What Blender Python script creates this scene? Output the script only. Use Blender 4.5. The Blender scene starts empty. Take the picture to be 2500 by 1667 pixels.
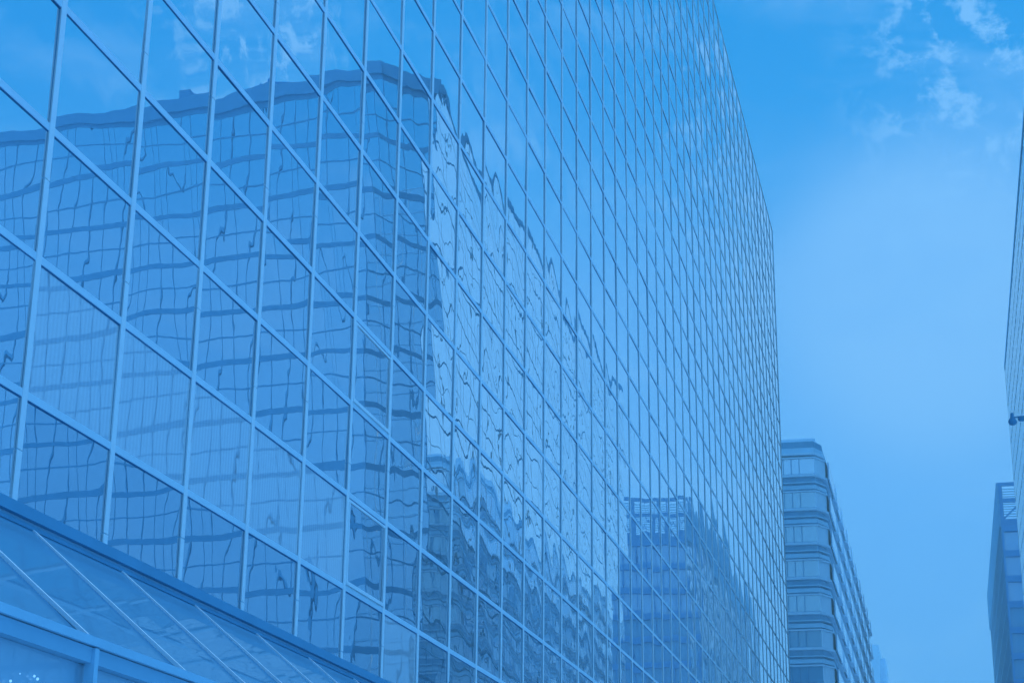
import bpy, math, random
import numpy as np
from mathutils import Matrix, Vector

random.seed(7)
rng = np.random.default_rng(11)
SC = bpy.context.scene
COL = SC.collection

# ------------------------------------------------------------------ camera
EYE = 1.6
CAM_POS = (12.08, 0.0, EYE)
C_R = Vector((0.97337886, 0.22897198, 0.01026738))
C_U = Vector((0.06434452, -0.31597974, 0.94658153))
C_F = Vector((-0.21998493, 0.9207218, 0.3223011))
cam_d = bpy.data.cameras.new('camera')
cam_d.sensor_width = 36.0
cam_d.lens = 63.117
cam_d.clip_start = 0.1
cam_d.clip_end = 6000
cam = bpy.data.objects.new('camera', cam_d)
m3 = Matrix((C_R, C_U, -C_F)).transposed()
cam.matrix_world = Matrix.Translation(CAM_POS) @ m3.to_4x4()
COL.objects.link(cam)
SC.camera = cam

def lin(r, g, b):
    f = lambda c: (c / 255 / 12.92) if c / 255 <= 0.04045 else ((c / 255 + 0.055) / 1.055) ** 2.4
    return (f(r), f(g), f(b), 1.0)

# ------------------------------------------------------------------ sky
HAZE = 0.0009
SUN_DIR = Vector((0.012, 1.0, 0.36)).normalized()
world = bpy.data.worlds.new('World')
SC.world = world
world.use_nodes = True
nt = world.node_tree
nt.nodes.clear()
def N(t, tree=None, **kw):
    n = (tree or nt).nodes.new(t)
    for k, v in kw.items():
        setattr(n, k, v)
    return n
def ramp(n, stops, interp='LINEAR'):
    cr = n.color_ramp
    cr.interpolation = interp
    while len(cr.elements) > 1:
        cr.elements.remove(cr.elements[-1])
    cr.elements[0].position = stops[0][0]
    cr.elements[0].color = stops[0][1]
    for p, c in stops[1:]:
        e = cr.elements.new(p)
        e.color = c
L = nt.links.new
def math_node(op, a, b=None, clamp=False, tree=None):
    t = tree or nt
    n = t.nodes.new('ShaderNodeMath')
    n.operation = op
    n.use_clamp = clamp
    for i, v in enumerate((a, b)):
        if v is None:
            continue
        if isinstance(v, (int, float)):
            n.inputs[i].default_value = v
        else:
            t.links.new(v, n.inputs[i])
    return n.outputs[0]
def mix_col(f, a, b, blend='MIX', tree=None):
    t = tree or nt
    n = t.nodes.new('ShaderNodeMix')
    n.data_type = 'RGBA'
    n.blend_type = blend
    for i, v in ((0, f), (6, a), (7, b)):
        if isinstance(v, (int, float)):
            n.inputs[i].default_value = v
        elif isinstance(v, tuple):
            n.inputs[i].default_value = v
        else:
            t.links.new(v, n.inputs[i])
    return n.outputs[2]
out = N('ShaderNodeOutputWorld')
bg = N('ShaderNodeBackground')
tc = N('ShaderNodeTexCoord')
nrm = N('ShaderNodeVectorMath', operation='NORMALIZE')
L(tc.outputs['Generated'], nrm.inputs[0])
sep = N('ShaderNodeSeparateXYZ')
L(nrm.outputs[0], sep.inputs[0])
elev = N('ShaderNodeValToRGB')
ramp(elev, [(0.0, lin(86, 166, 243)), (0.12, lin(88, 168, 244)), (0.24, lin(94, 174, 248)), (0.325, lin(92, 173, 247)),
            (0.36, lin(85, 170, 245)), (0.40, lin(66, 163, 241)), (0.445, lin(38, 154, 236)), (0.52, lin(24, 148, 231)),
            (0.64, lin(50, 155, 234)), (0.80, (0.30, 0.85, 1.7, 1)), (1.0, (0.42, 1.1, 2.2, 1))])  # zenith made overbright, above the view, to lift ambient light
L(sep.outputs['Z'], elev.inputs[0])
# physical daylight, only as a small share of the light
nish = N('ShaderNodeTexSky', sky_type='NISHITA', sun_disc=False)
nish.sun_elevation = math.asin(SUN_DIR.z)
nish.sun_rotation = math.atan2(SUN_DIR.x, SUN_DIR.y)
# glow round the sun
dot = N('ShaderNodeVectorMath', operation='DOT_PRODUCT')
L(nrm.outputs[0], dot.inputs[0])
dot.inputs[1].default_value = SUN_DIR
glow = N('ShaderNodeMapRange', interpolation_type='SMOOTHERSTEP')
glow.inputs['From Min'].default_value = math.cos(math.radians(8.5))
glow.inputs['From Max'].default_value = 1.0
L(dot.outputs['Value'], glow.inputs[0])
c1 = mix_col(math_node('POWER', glow.outputs[0], 3.6), elev.outputs[0], lin(120, 189, 252))
# bright patch added to the unseen sky behind the tower, lifting double reflections
wst = N('ShaderNodeValToRGB')
ramp(wst, [(0.0, (0, 0, 0, 1)), (0.10, (0, 0, 0, 1)), (0.24, (1, 1, 1, 1)), (0.36, (1, 1, 1, 1)), (0.46, (0, 0, 0, 1))])
L(math_node('MULTIPLY', sep.outputs['X'], -1.0), wst.inputs[0])
c1 = mix_col(math_node('MULTIPLY', wst.outputs[0], 0.6), c1, lin(112, 186, 253))
# broad thin veil
vmap = N('ShaderNodeMapping')
vmap.inputs['Scale'].default_value = (9.0, 9.0, 20.0)
vmap.inputs['Location'].default_value = (1.7, 0.3, 0.4)
L(nrm.outputs[0], vmap.inputs[0])
veil = N('ShaderNodeTexNoise')
veil.inputs['Scale'].default_value = 1.0
veil.inputs['Detail'].default_value = 5
veil.inputs['Roughness'].default_value = 0.55
veil.inputs['Distortion'].default_value = 0.6
L(vmap.outputs[0], veil.inputs['Vector'])
vr = N('ShaderNodeMapRange', interpolation_type='SMOOTHSTEP')
vr.inputs['From Min'].default_value = 0.44
vr.inputs['From Max'].default_value = 0.75
L(veil.outputs['Fac'], vr.inputs[0])
c2 = mix_col(math_node('MULTIPLY', vr.outputs[0], 0.6), c1, lin(112, 184, 251))
# small broken clouds, only where the blue is deep
cmap = N('ShaderNodeMapping')
cmap.inputs['Scale'].default_value = (56.0, 56.0, 66.0)
cmap.inputs['Location'].default_value = (7.3, 2.1, 9.4)
L(nrm.outputs[0], cmap.inputs[0])
puff = N('ShaderNodeTexNoise')
puff.inputs['Scale'].default_value = 1.0
puff.inputs['Detail'].default_value = 9
puff.inputs['Roughness'].default_value = 0.66
puff.inputs['Distortion'].default_value = 0.25
L(cmap.outputs[0], puff.inputs['Vector'])
pr = N('ShaderNodeMapRange', interpolation_type='SMOOTHSTEP')
pr.inputs['From Min'].default_value = 0.48
pr.inputs['From Max'].default_value = 0.64
L(puff.outputs['Fac'], pr.inputs[0])
pe = N('ShaderNodeMapRange', interpolation_type='SMOOTHSTEP')
pe.inputs['From Min'].default_value = 0.30
pe.inputs['From Max'].default_value = 0.38
L(sep.outputs['Z'], pe.inputs[0])
px_ = N('ShaderNodeMapRange', interpolation_type='SMOOTHSTEP')
px_.inputs['From Min'].default_value = -0.05
px_.inputs['From Max'].default_value = 0.02
L(sep.outputs['X'], px_.inputs[0])
# the broken clouds gather in two drifts, one up the street and one behind the camera's right
xr = N('ShaderNodeValToRGB')
ramp(xr, [(0.0, (1, 1, 1, 1)), (0.085, (1, 1, 1, 1)), (0.15, (0.03, 0.03, 0.03, 1)), (0.28, (0.05, 0.05, 0.05, 1)), (0.31, (1, 1, 1, 1)),
          (0.345, (1, 1, 1, 1)), (0.42, (0.0, 0.0, 0.0, 1))])
L(sep.outputs['X'], xr.inputs[0])
pm = math_node('MULTIPLY', math_node('MULTIPLY', pr.outputs[0], pe.outputs[0]), px_.outputs[0])
pm = math_node('MULTIPLY', pm, xr.outputs[0])
c3 = mix_col(math_node('MULTIPLY', pm, 0.9), c2, lin(120, 190, 253))
nb = N('ShaderNodeVectorMath', operation='SCALE')
L(nish.outputs[0], nb.inputs[0])
nb.inputs['Scale'].default_value = 0.0003
c4 = mix_col(1.0, c3, nb.outputs[0], 'ADD')
L(c4, bg.inputs['Color'])
bg.inputs['Strength'].default_value = 1.0
L(bg.outputs[0], out.inputs[0])

sun_d = bpy.data.lights.new('sun', 'SUN')
sun_d.energy = 2.2
sun_d.angle = math.radians(0.5)
sun_d.color = (0.62, 0.85, 1.0)
sun = bpy.data.objects.new('sun', sun_d)
sun.rotation_euler = (-SUN_DIR).to_track_quat('-Z', 'Y').to_euler()
sun.location = (60, 200, 150)
COL.objects.link(sun)

vs = SC.view_settings
vs.view_transform = 'Standard'
vs.look = 'None'
vs.exposure = 0.0
vs.gamma = 1.0
SC.cycles.max_bounces = 10
SC.cycles.glossy_bounces = 6
SC.cycles.diffuse_bounces = 3
SC.cycles.sample_clamp_indirect = 3.0
SC.cycles.caustics_reflective = False

# ------------------------------------------------------------------ materials
def paint(name, rgb, rough=0.6, var=0.06, scale=1.2, spec=0.0):
    m = bpy.data.materials.new(name)
    m.use_nodes = True
    t = m.node_tree
    b = t.nodes['Principled BSDF']
    b.inputs['Roughness'].default_value = rough
    b.inputs['Specular IOR Level'].default_value = spec
    tx = N('ShaderNodeTexCoord', t)
    no = N('ShaderNodeTexNoise', t)
    no.inputs['Scale'].default_value = scale
    no.inputs['Detail'].default_value = 6
    t.links.new(tx.outputs['Object'], no.inputs['Vector'])
    r = N('ShaderNodeValToRGB', t)
    c = lin(*rgb)
    ramp(r, [(0.3, tuple(x * (1 - var) for x in c[:3]) + (1,)), (0.7, tuple(min(1, x * (1 + var)) for x in c[:3]) + (1,))])
    t.links.new(no.outputs['Fac'], r.inputs[0])
    t.links.new(r.outputs[0], b.inputs['Base Color'])
    return m

def glass(name, body, r0=0.7, power=3.0, wave=0.0, wscale=3.0, tint=(1, 1, 1, 1), blinds=0.0, rough=0.0, stretch=(1, 1, 1), rmax=0.99):
    """Coated mirror glass: coloured body seen through a strong mirror coat, gently wavy."""
    m = bpy.data.materials.new(name)
    m.use_nodes = True
    t = m.node_tree
    t.nodes.clear()
    o = N('ShaderNodeOutputMaterial', t)
    mx = N('ShaderNodeMixShader', t)
    df = N('ShaderNodeBsdfDiffuse', t)
    gl = N('ShaderNodeBsdfAnisotropic', t)
    gl.inputs['Roughness'].default_value = rough
    gl.inputs['Color'].default_value = tint
    df.inputs['Color'].default_value = lin(*body)
    tx = N('ShaderNodeTexCoord', t)
    lw = N('ShaderNodeLayerWeight', t)
    lw.inputs['Blend'].default_value = 0.5
    f = math_node('POWER', lw.outputs['Facing'], power, tree=t)
    f = math_node('MULTIPLY_ADD', f, rmax - r0, tree=t)
    f.node.inputs[2].default_value = r0
    if blinds:
        wv = N('ShaderNodeTexWave', t, wave_type='BANDS', bands_direction='Y')
        wv.inputs['Scale'].default_value = 2.6
        wv.inputs['Distortion'].default_value = 0.4
        wv.inputs['Detail'].default_value = 2
        t.links.new(tx.outputs['Object'], wv.inputs['Vector'])
        c = lin(*body)
        cc = mix_col(wv.outputs['Fac'], tuple(x * 0.88 for x in c[:3]) + (1,), c, tree=t)
        t.links.new(cc, df.inputs['Color'])
        f = math_node('MULTIPLY', f, blinds, tree=t)
    if wave:
        mp = N('ShaderNodeMapping', t)
        mp.inputs['Scale'].default_value = stretch
        t.links.new(tx.outputs['Object'], mp.inputs[0])
        no = N('ShaderNodeTexNoise', t)
        no.inputs['Scale'].default_value = wscale
        no.inputs['Detail'].default_value = 1.0
        no.inputs['Roughness'].default_value = 0.5
        t.links.new(mp.outputs[0], no.inputs['Vector'])
        bp = N('ShaderNodeBump', t)
        bp.inputs['Strength'].default_value = 1.0
        bp.inputs['Distance'].default_value = wave
        t.links.new(no.outputs['Fac'], bp.inputs['Height'])
        t.links.new(bp.outputs[0], gl.inputs['Normal'])
    t.links.new(f, mx.inputs[0])
    t.links.new(df.outputs[0], mx.inputs[1])
    t.links.new(gl.outputs[0], mx.inputs[2])
    t.links.new(mx.outputs[0], o.inputs[0])
    return m

M = {}
M['pane'] = glass('facade_glass', (170, 215, 240), 0.80, 3.0, wave=0.00032, wscale=1.9)
M['blind'] = glass('facade_glass_with_blinds', (240, 250, 255), 0.80, 3.0, wave=0.00032, wscale=1.9, blinds=0.72)
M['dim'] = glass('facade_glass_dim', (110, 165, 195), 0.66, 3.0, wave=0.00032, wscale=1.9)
M['fin'] = paint('silver_blue_fin', (235, 250, 255), 0.4, 0.02)
M['gasket'] = paint('dark_gasket', (150, 205, 228), 0.6, 0.04)
M['seal'] = paint('gasket_shade_line', (68, 128, 168), 0.7, 0.04)  # dark tone paints the shade line under the transoms
M['rail'] = paint('transom_rail', (215, 242, 252), 0.45, 0.03)
M['core'] = paint('building_core', (110, 160, 185), 0.8)
M['flash'] = paint('flashing_metal', (110, 174, 204), 0.4, 0.05)
M['canopy'] = glass('canopy_glass', (98, 160, 190), 0.05, 3.0, rmax=0.36)
M['entry'] = glass('entrance_glass', (160, 205, 226), 0.05, 3.0)
M['rib'] = paint('canopy_rib', (240, 250, 255), 0.35, 0.03)
M['beam'] = paint('canopy_beam', (145, 200, 225), 0.5, 0.04)
M['post'] = paint('canopy_post', (165, 218, 240), 0.5, 0.04)
M['t1glass'] = glass('end_wall_glass', (110, 175, 205), 0.66, 3.0, tint=(0.75, 0.88, 0.95, 1))
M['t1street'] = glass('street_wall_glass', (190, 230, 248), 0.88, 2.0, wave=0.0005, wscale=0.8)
M['t1line'] = paint('tower_spandrel', (116, 174, 202), 0.6)
M['t1mull'] = paint('tower_mullion', (120, 178, 205), 0.6)
M['roof'] = paint('roof_membrane', (150, 190, 210), 0.8)
M['steel'] = paint('crown_steel', (92, 158, 200), 0.6)
M['louvre'] = paint('louvre_grey', (165, 210, 230), 0.6)
M['t2wall'] = paint('dim_wall', (92, 162, 205), 0.7)
M['t2glass'] = glass('far_tower_glass', (100, 172, 215), 0.30, 3.0)
M['t1low'] = glass('lower_street_glass', (110, 170, 200), 0.42, 3.0, wave=0.0007, wscale=0.8, rmax=0.8)  # darker copy of the street glass, painting in low dark reflections
M['t2dark'] = glass('far_glass_dark_reflection', (100, 160, 192), 0.2, 3.0)  # darker body paints in the dark wall mirrored by lower windows
M['stone'] = paint('pale_band_stone', (210, 236, 250), 0.7, 0.05, 0.6)
M['stone_mid'] = paint('mid_band_stone', (185, 225, 243), 0.7, 0.06, 0.6)
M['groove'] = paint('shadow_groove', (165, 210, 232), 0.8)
M['bgwin'] = glass('office_window_glass', (170, 225, 250), 0.62, 3.0, wave=0.002, wscale=0.6)
M['bgdim'] = glass('darker_office_glass', (120, 182, 210), 0.25, 3.0, wave=0.002, wscale=0.6)  # darker glass for the lower window rows
M['pier'] = paint('corner_panel', (220, 242, 255), 0.5, 0.03)
M['hazy'] = paint('haze_pale_far_wall', (190, 228, 248), 0.9, 0.03, 0.05)  # distance haze is put into this pale wall colour
M['black'] = paint('camera_housing', (100, 155, 185), 0.4)
M['asphalt'] = paint('asphalt', (175, 203, 216), 0.9, 0.1, 3)
M['paving'] = paint('paving', (218, 236, 246), 0.85, 0.08, 2)
M['kerb'] = paint('kerb_stone', (180, 205, 220), 0.85)
M['line'] = paint('road_paint', (235, 243, 248), 0.7)
lamp = bpy.data.materials.new('lamp_glow')
lamp.use_nodes = True
lb = lamp.node_tree.nodes['Principled BSDF']
lb.inputs['Emission Color'].default_value = lin(120, 188, 250)
lb.inputs['Emission Strength'].default_value = 1.0
M['lamp'] = lamp

# ------------------------------------------------------------------ mesh helpers
class Frame:
    """local wall frame: s along the wall, d outward, z up"""
    def __init__(self, p, q=None, t=None):
        self.o = Vector((p[0], p[1], 0))
        tv = Vector((q[0] - p[0], q[1] - p[1], 0)) if t is None else Vector((t[0], t[1], 0))
        self.len = tv.length
        self.t = tv.normalized()
        self.n = self.t.cross(Vector((0, 0, 1)))
    def __call__(self, s, d, z):
        v = self.o + self.t * s + self.n * d
        return (v.x, v.y, z)
XY = Frame((0, 0), t=(1, 0))      # s = x, d = -y

class MB:
    def __init__(self):
        self.v, self.f = [], []
    def box(self, fr, s0, s1, d0, d1, z0, z1):
        b = len(self.v)
        for z in (z0, z1):
            for s, d in ((s0, d0), (s1, d0), (s1, d1), (s0, d1)):
                self.v.append(fr(s, d, z))
        for q in ((0, 1, 2, 3), (7, 6, 5, 4), (4, 5, 1, 0), (5, 6, 2, 1), (6, 7, 3, 2), (7, 4, 0, 3)):
            self.f.append(tuple(b + i for i in q))
        return self
    def wbox(self, x0, x1, y0, y1, z0, z1):
        return self.box(XY, x0, x1, -y1, -y0, z0, z1)
    def prism(self, pts, z0, z1):
        b = len(self.v); n = len(pts)
        for z in (z0, z1):
            for p in pts:
                self.v.append((p[0], p[1], z))
        self.f.append(tuple(b + i for i in reversed(range(n))))
        self.f.append(tuple(b + n + i for i in range(n)))
        for i in range(n):
            j = (i + 1) % n
            self.f.append((b + i, b + j, b + n + j, b + n + i))
        return self
    def bar(self, a, c, w, h, up=(0, 0, 1)):
        a, c = Vector(a), Vector(c)
        ax = (c - a).normalized()
        sd = ax.cross(Vector(up)).normalized()
        u = sd.cross(ax).normalized()
        b = len(self.v)
        for p in (a, c):
            for i, j in ((-1, -1), (1, -1), (1, 1), (-1, 1)):
                self.v.append(tuple(p + sd * (i * w / 2) + u * (j * h / 2)))
        for q in ((0, 1, 2, 3), (7, 6, 5, 4), (0, 4, 5, 1), (1, 5, 6, 2), (2, 6, 7, 3), (3, 7, 4, 0)):
            self.f.append(tuple(b + i for i in q))
        return self
    def lathe(self, c, prof, n=16):
        b = len(self.v)
        for r, z in prof:
            for k in range(n):
                a = 2 * math.pi * k / n
                self.v.append((c[0] + r * math.cos(a), c[1] + r * math.sin(a), c[2] + z))
        for i in range(len(prof) - 1):
            for k in range(n):
                k2 = (k + 1) % n
                self.f.append((b + i * n + k, b + i * n + k2, b + (i + 1) * n + k2, b + (i + 1) * n + k))
        self.f.append(tuple(b + k for k in reversed(range(n))))
        self.f.append(tuple(b + (len(prof) - 1) * n + k for k in range(n)))
        return self
    def build(self, name, mat, parent=None, smooth=False):
        return link_mesh(name, self.v, self.f, mat, parent, smooth)

def wloc(o):
    p = Vector(o.location)
    while o.parent:
        o = o.parent
        p += Vector(o.location)
    return p
def link_mesh(name, verts, faces, mat, parent=None, smooth=False):
    vs_ = np.array(verts, dtype=np.float64)
    org = wloc(parent) if parent else Vector((0, 0, 0))
    vs_ -= np.array(org)
    me = bpy.data.meshes.new(name)
    me.from_pydata(vs_.tolist(), [], [list(map(int, f)) for f in faces])
    me.materials.append(mat)
    if smooth:
        me.polygons.foreach_set('use_smooth', [True] * len(me.polygons))
    me.update()
    o = bpy.data.objects.new(name, me)
    COL.objects.link(o)
    if parent:
        o.parent = parent
    return o
def thing(name, label, cat, loc, group=None):
    o = bpy.data.objects.new(name, None)
    o.location = loc
    COL.objects.link(o)
    o['label'] = label
    o['category'] = cat
    if group:
        o['group'] = group
    return o
def structure(o, label=None, cat=None):
    o['kind'] = 'structure'
    if label:
        o['label'] = label
        o['category'] = cat
    return o

# ------------------------------------------------------------------ ground, road, pavements
structure(MB().wbox(-600, 600, -400, 900, -0.5, -0.155).build('ground', M['asphalt']), 'flat grey ground the street and the towers stand on', 'ground')
structure(MB().wbox(4.6, 17.4, -300, 880, -0.150, -0.146).build('road', M['asphalt']), 'grey asphalt road running between the glass towers', 'road')
structure(MB().wbox(-45, 4.4, -300, 880, -0.149, 0.0).build('pavement', M['paving']), 'pale paved footway beside the leaning mirror facade', 'pavement')
structure(MB().wbox(17.6, 90, -300, 880, -0.149, 0.0).build('pavement', M['paving']), 'pale paved footway below the towers across the street', 'pavement')
structure(MB().wbox(4.4, 4.6, -300, 880, -0.149, 0.004).build('kerb', M['kerb']), 'stone kerb of the footway beside the mirror facade', 'kerb')
structure(MB().wbox(17.4, 17.6, -300, 880, -0.149, 0.004).build('kerb', M['kerb']), 'stone kerb of the footway across the street', 'kerb')
mk = MB()
for y in range(-100, 500, 9):
    mk.wbox(10.93, 11.07, y, y + 3.5, -0.145, -0.142)
structure(mk.build('road_marking', M['line']), 'white dashed centre line painted on the road', 'road marking')

# ------------------------------------------------------------------ the mirror-glass office tower on the left
W, H = 2.8, 2.0095
Y0 = 21.52                       # mullion 0
Z0 = 13.27 + EYE                 # transom 0
NA, NB = -8, 46                  # mullion range
KA, KB = -7, 24
YA, YB = Y0 + NA * W, Y0 + NB * W
ZB = Z0 + KB * H
tower = thing('glass_office_tower', 'office tower with a mirror glass grid facade and a sloping glass canopy', 'building', (0, (YA + YB) / 2, 0))
FAC = Frame((0, 0), t=(0, 1))     # s = y, d = +x
MB().wbox(-38, -0.06, YA + 0.05, YB - 0.05, 0, ZB - 0.2).build('core_wall', M['core'], tower)

def screen(p):
    v = Vector(p) - Vector(CAM_POS)
    z = v.dot(C_F)
    return 1250 + 4383.1 * v.dot(C_R) / z, 833.5 - 4383.1 * v.dot(C_U) / z

def pane_grid(n, k, nx, nz, g=0.012):
    y0, y1 = Y0 + n * W + g, Y0 + (n + 1) * W - g
    z0, z1 = Z0 + k * H + g, Z0 + (k + 1) * H - g
    u = np.linspace(-1, 1, nx + 1)
    v = np.linspace(-1, 1, nz + 1)
    U, V = np.meshgrid(u, v)
    a = rng.normal(0.0021, 0.0017)
    ty, tz = rng.normal(0, 0.0028), rng.normal(0, 0.0028)
    ph = rng.uniform(0, 6.28, 4)
    am = rng.normal(0, 0.00050, 4)
    D = a * (1 - U ** 2) * (1 - V ** 2) + ty * U * W / 2 * 0.9 + tz * V * H / 2
    D += am[0] * np.sin(3.1 * U + ph[0]) + am[1] * np.sin(2.7 * V + ph[1]) + am[2] * np.sin(5.3 * U + 2.1 * V + ph[2]) + am[3] * np.sin(4.6 * V - 1.7 * U + ph[3])
    D += 0.006
    Yc = (y0 + y1) / 2 + U * (y1 - y0) / 2
    Zc = (z0 + z1) / 2 + V * (z1 - z0) / 2
    verts = np.stack([D, Yc, Zc], -1).reshape(-1, 3)
    i = np.arange(nz)[:, None] * (nx + 1) + np.arange(nx)[None, :]
    i = i.ravel()
    faces = np.stack([i, i + 1, i + nx + 2, i + nx + 1], -1)
    return verts, faces

cells = []
for n in range(NA, NB):
    for k in range(KA, KB):
        pts = [screen((0, Y0 + (n + a) * W, Z0 + (k + b) * H)) for a in (0, 1) for b in (0, 1)]
        cx = sum(p[0] for p in pts) / 4
        cy = sum(p[1] for p in pts) / 4
        ar = (max(p[0] for p in pts) - min(p[0] for p in pts)) * abs(pts[1][1] - pts[0][1])
        vis = -60 < cx < 2560 and -60 < cy < 1720 and k >= -4 and Y0 + n * W > 3
        cells.append((ar if vis else 0, n, k))
cells.sort(reverse=True)
BLIND = {(0, -3), (1, -3), (2, -3), (3, -3), (4, -3), (6, -4)}
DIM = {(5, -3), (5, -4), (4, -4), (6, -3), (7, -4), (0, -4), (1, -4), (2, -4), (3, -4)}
rest_v, rest_f, off = [], [], 0
for idx, (ar, n, k) in enumerate(cells):
    near = n < 14
    v, f = pane_grid(n, k, 14 if near else 8, 10 if near else 6)
    if idx < 100 or (n, k) in BLIND:
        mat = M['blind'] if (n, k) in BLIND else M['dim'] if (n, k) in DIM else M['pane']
        o = link_mesh('glass_pane', v, f, mat, tower, True)
        if (n, k) in BLIND:
            o['label'] = 'glass pane with pale vertical blinds drawn behind it'
    else:
        rest_v.append(v)
        rest_f.append(f + off)
        off += len(v)
rest = link_mesh('glass_pane', np.concatenate(rest_v), np.concatenate(rest_f), M['pane'], tower, True)
rest['kind'] = 'stuff'

# mullions: dark gasket at the glass, pale fin proud of it, with fine sleeve joints
for n in range(NA, NB + 1):
    y = Y0 + n * W
    fin = MB()
    zz = [0.0]
    z = Z0 - 3 * H - 1.35 + (0.0 if n % 2 else 0.55)
    js = []
    while z < ZB:
        if z > 1:
            js.append(z)
        z += 2 * H
    zs = [0.0] + js + [ZB]
    for a, b in zip(zs[:-1], zs[1:]):
        fin.box(FAC, y - 0.075, y + 0.075, 0.014, 0.038, a + 0.01, b - 0.01)
    mo = fin.build('mullion', M['fin'], tower)
    MB().box(FAC, y - 0.07, y + 0.07, -0.02, 0.016, 0, ZB - 0.002).build('gasket', M['gasket'], mo)
for k in range(KA, KB):
    z = Z0 + k * H
    ro = MB().box(FAC, YA, YB, 0.012, 0.027, z - 0.058, z + 0.058).build('transom', M['rail'], tower)
    MB().box(FAC, YA, YB, -0.02, 0.016, z - 0.078, z + 0.05).build('gasket', M['seal'], ro)  # gasket with its lower edge coloured as the underside shade
MB().box(FAC, YA, YB, -0.4, 0.04, ZB, ZB + 0.06).build('parapet_cap', M['rail'], tower)
MB().box(FAC, YB + 0.06, YB + 0.30, -0.5, 0.05, 0, ZB + 0.055).build('corner_trim', M['fin'], tower)

def casement(n, k, tilt):
    y0, y1 = Y0 + n * W + 0.078, Y0 + (n + 1) * W - 0.078
    z0, z1 = Z0 + k * H + 0.068, Z0 + (k + 1) * H - 0.09
    b = MB()
    d = 0.03 + tilt * 0.012
    b.box(FAC, y0, y1, 0.008, d + 0.012, z0, z0 + 0.075)
    b.box(FAC, y0, y1, 0.008, 0.03, z1 - 0.06, z1)
    b.box(FAC, y0, y0 + 0.06, 0.008, d, z0 + 0.076, z1 - 0.061)
    b.box(FAC, y1 - 0.06, y1, 0.008, d, z0 + 0.076, z1 - 0.061)
    o = b.build('casement_frame', M['fin'], tower)
    o['label'] = 'slightly open top-hung window frame standing proud of the glass'
casement(5, -3, 2.0)
casement(5, -1, 1.2)

# canopy at the foot: flashing, sloping glass, ribs, front beam and posts
CY0, CY1 = YA + 2, Y0 + 16.5 * W
ZT, ZL = 5.38 + EYE, 3.32 + EYE
XT, XL = 0.2, 2.62
can = MB().box(FAC, CY0, CY1, 0.02, 0.30, ZT + 0.08, ZT + 0.24).build('canopy', M['flash'], tower)
MB().box(FAC, CY0, CY1, 0.02, 0.25, ZT - 0.03, ZT + 0.03).build('gutter', M['flash'], can)
MB().box(FAC, CY0, CY1, 0.02, 0.22, ZT + 0.034, ZT + 0.076).build('seal', M['gasket'], can)
b = MB()
dn = Vector((ZT - ZL, 0, XL - XT)).normalized()
v0 = len(b.v)
ribs = [Y0 + 0.22 + i * W for i in range(-6, 17)]
for i, y in enumerate(ribs[:-1]):
    th = 0.03
    p = [Vector((XT, y + 0.02, ZT)), Vector((XL, y + 0.02, ZL)), Vector((XL, y + W - 0.02, ZL)), Vector((XT, y + W - 0.02, ZT))]
    # a small twist in every sheet
    tw = random.uniform(-0.012, 0.012)
    p[1].z += tw
    p[2].z -= tw
    q = [a - dn * th for a in p]
    s = MB()
    s.v = [tuple(a) for a in p + q]
    s.f = [(0, 1, 2, 3), (7, 6, 5, 4), (0, 4, 5, 1), (1, 5, 6, 2), (2, 6, 7, 3), (3, 7, 4, 0)]
    s.build('canopy_pane', M['canopy'], can)
for y in ribs:
    r = MB().bar((XT - 0.05, y, ZT + 0.035), (XL + 0.03, y, ZL + 0.02), 0.05, 0.05)
    r.build('rib', M['rib'], can)
MB().bar((XL + 0.06, CY0, ZL + 0.0), (XL + 0.06, CY1, ZL + 0.0), 0.10, 0.10).build('front_rail', M['post'], can)
MB().wbox(XL - 0.14, XL + 0.06, CY0, CY1, ZL - 0.24, ZL - 0.065).build('front_beam', M['beam'], can)
for i, y in enumerate(ribs):
    if True:
        MB().wbox(XL - 0.02, XL + 0.10, y - 0.05, y + 0.05, 0, ZL - 0.07).build('post', M['post'], can)
ent = MB().wbox(XL - 0.12, XL - 0.08, CY0 + 0.1, CY1 - 0.1, 0.0, ZL - 0.245).build('entrance_glazing', M['entry'], tower)
MB().wbox(0.02, XL - 0.13, CY0 + 0.05, CY0 + 0.09, 0.0, ZL - 0.7).build('side_wall', M['core'], tower)

def ray_y(px, py, X):
    d = C_F * 4383.1 + C_R * (px - 1250) - C_U * (py - 833.5)
    t = (X - CAM_POS[0]) / d.x
    return Vector(CAM_POS) + d * t
for px, py, r in ((49, 1641, 0.007), (84, 1647, 0.013), (92, 1654, 0.015), (26, 1659, 0.014)):
    p = ray_y(px, py, XL - 0.04)
    MB().lathe((p.x, p.y, p.z - 0.01), [(r * 0.5, -r), (r, -r * 0.4), (r, r * 0.4), (r * 0.5, r)], 10).build('spot_lamp', M['lamp'], ent)

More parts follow.
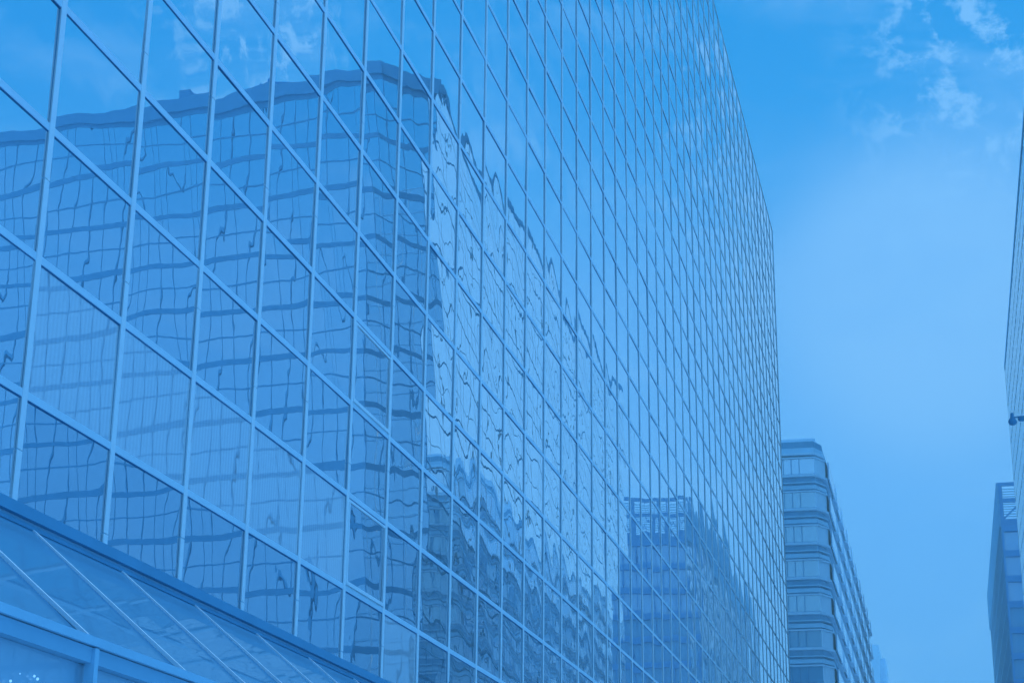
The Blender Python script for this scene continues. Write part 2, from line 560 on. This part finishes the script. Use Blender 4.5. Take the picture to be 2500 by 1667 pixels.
# ------------------------------------------------------------------ mirror tower across the street (reflected large, seen at the right edge)
def clad(fr, z0, z1, floor, bay, glassmat, parent, band=0.42, rail=0.12, mw=0.1, first=0.0, cap=2.2, tilt=0.0, bd=0.07, seed=1, linemat='t1line', mullmat='t1mull', lip=0.28):
    r = random.Random(seed)
    Lw = fr.len
    nb = max(1, round(Lw / bay))
    bw = Lw / nb
    nf = int((z1 - cap - z0) / floor) + 1
    g = MB()
    for i in range(nb):
        zt = z1 - cap
        while zt > z0 + 0.05:
            zb = max(z0, zt - floor)
            for za, zc in ((zb, zb + (zt - zb) * 0.45), (zb + (zt - zb) * 0.45, zt)):
                a, c = r.uniform(-tilt, tilt), r.uniform(-tilt, tilt)
                b0 = len(g.v)
                g.v += [fr(i * bw + 0.01, -a * bw / 2 - c, za), fr((i + 1) * bw - 0.01, a * bw / 2 - c, za), fr((i + 1) * bw - 0.01, a * bw / 2 + c, zc), fr(i * bw + 0.01, -a * bw / 2 + c, zc)]
                g.f.append((b0, b0 + 1, b0 + 2, b0 + 3))
            zt = zb
    g.build('glazing', glassmat, parent)
    zt = z1 - cap
    while zt > z0 + 1:
        MB().box(fr, 0, Lw, -0.05, bd, zt - band, zt).build('floor_band', M[linemat], parent)
        zr = zt - floor * 0.55
        if rail and zr > z0:
            MB().box(fr, 0, Lw, -0.05, bd * 0.8, zr - rail, zr).build('rail', M[linemat], parent)
        zt -= floor
    mm = []
    for i in range(nb + 1):
        s = i * bw
        mm.append(MB().box(fr, s - mw / 2, s + mw / 2, -0.05, bd * 1.2, z0, z1 - cap).build('mullion', M[mullmat], parent))
    if cap > 0.01:
        MB().box(fr, -lip / 3, Lw + lip / 3, -0.5, lip, z1 - cap + 0.003, z1).build('parapet', M[linemat], parent)

T1Z = 60.4 + EYE
A_ = (21.0, 113.7); B_ = (24.4, 110.4); C_ = (57.5, 115.1); E_ = (21.0, 191.0)
t1 = thing('mirror_glass_tower', 'pale glass tower with a fine window grid cut off by the right edge', 'building', (42, 160, 0))
MB().prism([(21.3, 114.0), (24.6, 110.9), (57.2, 115.6), (57.2, 190.7), (21.3, 190.7)], 0, T1Z - 1.2).build('core_wall', M['t2wall'], t1)
clad(Frame(B_, C_), 0, T1Z, 4.05, 1.32, M['t1glass'], t1, mw=0.07, bd=0.03, cap=1.15, tilt=0.0015, seed=3)
clad(Frame(A_, B_), 0, T1Z, 4.05, 1.45, M['t1glass'], t1, mw=0.08, bd=0.03, cap=1.15, tilt=0.001, seed=4)
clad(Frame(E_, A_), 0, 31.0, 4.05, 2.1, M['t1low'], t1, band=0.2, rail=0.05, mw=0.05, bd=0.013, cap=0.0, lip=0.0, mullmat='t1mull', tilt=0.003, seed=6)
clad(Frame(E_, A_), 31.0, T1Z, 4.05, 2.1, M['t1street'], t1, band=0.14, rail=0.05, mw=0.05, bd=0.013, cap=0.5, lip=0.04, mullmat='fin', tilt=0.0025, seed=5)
# roof plant behind the parapet
for x, y, w, d, h in ((47, 116.5, 4.0, 6.0, 1.5), (40.5, 115.2, 1.2, 1.2, 2.2), (37.8, 115.0, 1.0, 3.0, 1.1), (26.2, 113.2, 1.5, 4.0, 1.2), (52.5, 117.4, 2.5, 4.0, 1.0), (23.2, 120.0, 1.2, 8.0, 1.1), (23.0, 140.0, 1.6, 10.0, 1.3), (22.8, 165.0, 1.2, 7.0, 1.0)):
    MB().wbox(x, x + w, y, y + d, T1Z - 1.2, T1Z + h).build('roof_unit', M['t1line'], t1)
pl = MB().wbox(27.5, 35, 114, 128, T1Z - 1.2, T1Z + 1.6).build('roof_plant', M['t2wall'], t1)
MB().wbox(44, 52, 122, 146, T1Z - 1.2, T1Z + 0.8).build('roof_plant', M['t2wall'], t1)

# ------------------------------------------------------------------ tower with the open steel crown, further along on the right
T2Z = 64.2 + EYE
X2, Y2a, Y2b = 21.9, 258.0, 345.0
t2 = thing('crowned_tower', 'dark tower with an open steel lattice crown beyond the pale glass tower', 'building', (40, 300, 0))
CR = 6.2
MB().wbox(X2 + 0.3, 60, Y2a + 0.4, Y2b - 0.3, 0, T2Z - CR).build('core_wall', M['t2wall'], t2)
clad(Frame((X2, Y2b), (X2, Y2a + 0.2)), 0, T2Z, 3.6, 2.6, M['t2glass'], t2, band=0.5, rail=0.0, cap=CR + 0.2, seed=8)
MB().wbox(X2, X2 + 0.29, Y2a + 0.2, Y2b, T2Z - CR, T2Z - 0.3).build('screen_wall', M['t2wall'], t2)
fr2 = Frame((X2, Y2a + 0.35), (58, Y2a + 0.35))
zt = T2Z - CR
i = 0
while zt > 5:
    MB().box(fr2, 0, fr2.len, 0.0, 0.45, zt - 0.9, zt).build('floor_band', M['t2wall'], t2)
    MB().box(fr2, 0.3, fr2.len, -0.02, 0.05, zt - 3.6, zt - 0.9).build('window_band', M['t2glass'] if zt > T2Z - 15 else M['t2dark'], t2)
    zt -= 3.6
for s in range(0, 37, 3):
    MB().box(fr2, s, s + 0.28, 0.06, 0.5, 0, T2Z - CR).build('pier', M['t2wall'], t2)
crown = MB().box(fr2, 0, fr2.len, 0.0, 0.4, T2Z - 0.5, T2Z).build('crown', M['steel'], t2)
MB().box(fr2, 0, fr2.len, 0.02, 0.38, T2Z - CR, T2Z - CR + 0.9).build('lower_rail', M['steel'], crown)
MB().box(fr2, 0, fr2.len, 0.02, 0.38, T2Z - 2.9, T2Z - 2.3).build('middle_rail', M['steel'], crown)
for s in (0, 3, 6, 9, 12, 15, 18, 21, 24, 27, 30, 33):
    MB().box(fr2, s, s + (0.9 if s % 6 else 0.4), 0.03, 0.37, T2Z - CR + 0.9, T2Z - 0.5).build('crown_post', M['steel'], crown)
    a, c = fr2(s + 0.4, 0.2, T2Z - CR + 0.9), fr2(s + 3, 0.2, T2Z - 2.9)
    MB().bar(a, c, 0.22, 0.22).build('brace', M['steel'], crown)
    lv = MB()
    for j in range(12):
        z = T2Z - CR + 1.2 + j * 0.36
        lv.box(fr2, s + 0.5, s + 2.9, 0.1, 0.3, z, z + 0.13)
    lv.build('louvre', M['louvre'], crown)

# ------------------------------------------------------------------ banded office building beyond the mirror tower
bgb = thing('banded_office_building', 'office building with stacked window bands and a chamfered corner beyond the mirror tower', 'building', (-10, 250, 0))
YN, YF = 196.0, 306.0
XC0, XC1 = 0.05, 1.05
XW = -26.0
ch = 2.2     # chamfer depth along the street
TOP = 54.6 + EYE
MB().prism([(XW, YN + 0.32), (XC0 - 0.2, YN + 0.32), (XC1 - 0.75, YN + ch), (XC1 - 0.75, YF), (XW, YF)], 0, TOP - 2.2).build('core_wall', M['groove'], bgb)
def ring(name, mat, z0, z1, o, par=bgb, x_in=-0.02):
    """a band that follows near wall, chamfer and street wall, standing o proud"""
    pts = [(XW, YN - o), (XC0 + o * 0.3, YN - o), (XC1 + o, YN + ch - o * 0.3), (XC1 + o, YF), (XC1 - 1.2, YF), (XC1 - 1.2, YN + ch + 1), (XC0 - 0.6, YN + 1.2), (XW, YN + 1.2)]
    return MB().prism(pts, z0, z1).build(name, mat, par)
fw = Frame((XW, YN), (XC0, YN))
fs = Frame((XC1, YF), (XC1, YN + ch))
fch = Frame((XC0, YN), (XC1, YN + ch))
wt = 52.55 + EYE
fl = 0
while wt > 6:
    wb = wt - 1.82
    fr_ = ring('ledge', M['stone'], wt, wt + 0.16, 0.12)
    ring('ledge', M['stone'], wb - 0.26, wb, 0.16)
    win = MB().box(fw, 0, fw.len, -0.25, -0.05, wb, wt).build('window', M['bgwin'] if fl < 5 else M['bgdim'], bgb)
    fm = MB()
    s = fw.len - 0.0
    for dx in (1.75, 2.62, 3.5, 4.4, 6.2, 7.9, 9.7, 11.4, 13.2, 15.0, 17, 19, 21, 23):
        fm.box(fw, s - dx - 0.04, s - dx + 0.04, -0.05, 0.02, wb, wt)
    fm.box(fw, 0, s, -0.05, 0.015, wb + 0.0, wb + 0.07)
    fm.build('window_frame', M['t1line'], win)
    MB().box(fch, 0.0, fch.len, -0.2, -0.02, wb, wt).build('corner_panel', M['pier'], bgb)
    street = MB().box(fs, 0, fs.len - 0.02, -0.4, -0.25, wb, wt).build('street_window', M['t2glass'], bgb)
    # spandrel mouldings, stepped in at the corner
    z = wb - 0.26
    if z - 2 > 2:
        ring('moulding', M['stone_mid'], z - 0.72, z - 0.60, 0.05)
        ring('moulding', M['stone_mid'], z - 1.42, z - 0.98, -0.02)
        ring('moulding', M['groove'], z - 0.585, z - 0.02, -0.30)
    if fl < 12:
        for j in range(9):
            y = YN + ch + 9.5 + j * 11.4
            if y + 1.2 < YF:
                # slanted bay cheek facing up the street
                MB().prism([(XC1 - 0.3, y), (XC1 - 0.02, y), (XC1 + 0.42, y + 0.9), (XC1 + 0.42, y + 5.0), (XC1 - 0.3, y + 5.0)], wb - 0.003, wt + 0.003).build('bay', M['pier'], street)
                MB().prism([(XC1 - 0.3, y - 0.1), (XC1 + 0.06, y - 0.1), (XC1 + 0.55, y + 0.8), (XC1 + 0.55, y + 5.1), (XC1 - 0.3, y + 5.1)], wb - 0.22, wb - 0.006).build('bay_sill', M['stone'], street)
    wt -= 3.84
    fl += 1
ring('roof_band', M['stone_mid'], TOP - 1.35, TOP - 0.75, -0.25)
ring('roof_band', M['stone'], TOP - 1.62, TOP - 1.38, 0.02)
ring('roof_band', M['t1line'], TOP - 0.72, TOP, -0.35)
MB().prism([(XW, YN + 1), (XC0 - 0.4, YN + 1), (XC0 - 0.2, YN + ch), (XC0 - 0.2, YF - 1), (XW, YF - 1)], TOP - 2.19, TOP - 0.1).build('roof', M['roof'], bgb)
MB().wbox(-12, -0.2, YN + 6, YN + 30, TOP - 0.1, TOP + 1.9).build('penthouse', M['pier'], bgb)

# ------------------------------------------------------------------ pale block far down the street
fb = thing('distant_block', 'small pale block far down the street, low beside the banded building', 'building', (-3, 520, 0))
MB().wbox(-7.5, -3.05, 480, 510, 0, 77.5 + EYE).build('wall', M['hazy'], fb)
MB().wbox(-3.04, -1.6, 484, 505, 0, 74.5 + EYE).build('wing', M['hazy'], fb)

# ------------------------------------------------------------------ camera mast, arm reaching into the right edge
cm = thing('camera_mast', 'dark arm with two dome cameras in front of the pale glass tower', 'camera mast', (15.2, 30, 0))
def at30(px, py, Y=30.0):
    d = C_F * 4383.1 + C_R * (px - 1250) - C_U * (py - 833.5)
    return Vector(CAM_POS) + d * ((Y - CAM_POS[1]) / d.y)
p1 = at30(2472, 1029); p2 = at30(2492, 1019)
zarm = p2.z + 0.0
MB().lathe((15.2, 30, 0), [(0.14, 0.0), (0.14, 0.2), (0.09, 0.25), (0.06, zarm + 0.6), (0.03, zarm + 0.65)], 14).build('mast', M['black'], cm)
MB().bar((p2.x - 0.035, 30, zarm + 0.01), (15.2, 30, zarm + 0.01), 0.03, 0.03).build('arm', M['black'], cm)
dm = MB().lathe(p1, [(0.02, -0.062), (0.05, -0.05), (0.068, -0.02), (0.07, 0.01), (0.055, 0.045), (0.03, 0.06), (0.028, 0.13), (0.02, 0.15)], 16).build('dome_camera', M['black'], cm, True)
MB().bar((p1.x, 30, zarm + 0.01), (p2.x - 0.034, 30, zarm + 0.01), 0.02, 0.022).build('bracket', M['black'], dm)
MB().lathe((p2.x + 0.02, 30, zarm - 0.03), [(0.03, -0.03), (0.06, -0.02), (0.07, 0.0), (0.06, 0.025), (0.03, 0.035)], 14).build('dome_camera', M['black'], cm, True)

# ------------------------------------------------------------------ thin summer haze in the street
hz = bpy.data.materials.new('thin_air_haze')
hz.use_nodes = True
ht = hz.node_tree
ht.nodes.clear()
ho = N('ShaderNodeOutputMaterial', ht)
hv = N('ShaderNodeVolumePrincipled', ht)
hv.inputs['Color'].default_value = (0.38, 0.82, 1.0, 1)
hv.inputs['Density'].default_value = HAZE
hv.inputs['Anisotropy'].default_value = 0.35
ht.links.new(hv.outputs[0], ho.inputs['Volume'])
ha = MB().wbox(-610, 610, -410, 910, -1.5, 84.0).build('haze', hz)
ha['kind'] = 'stuff'
ha['label'] = 'thin pale blue haze filling the street between the towers'
ha['category'] = 'haze'
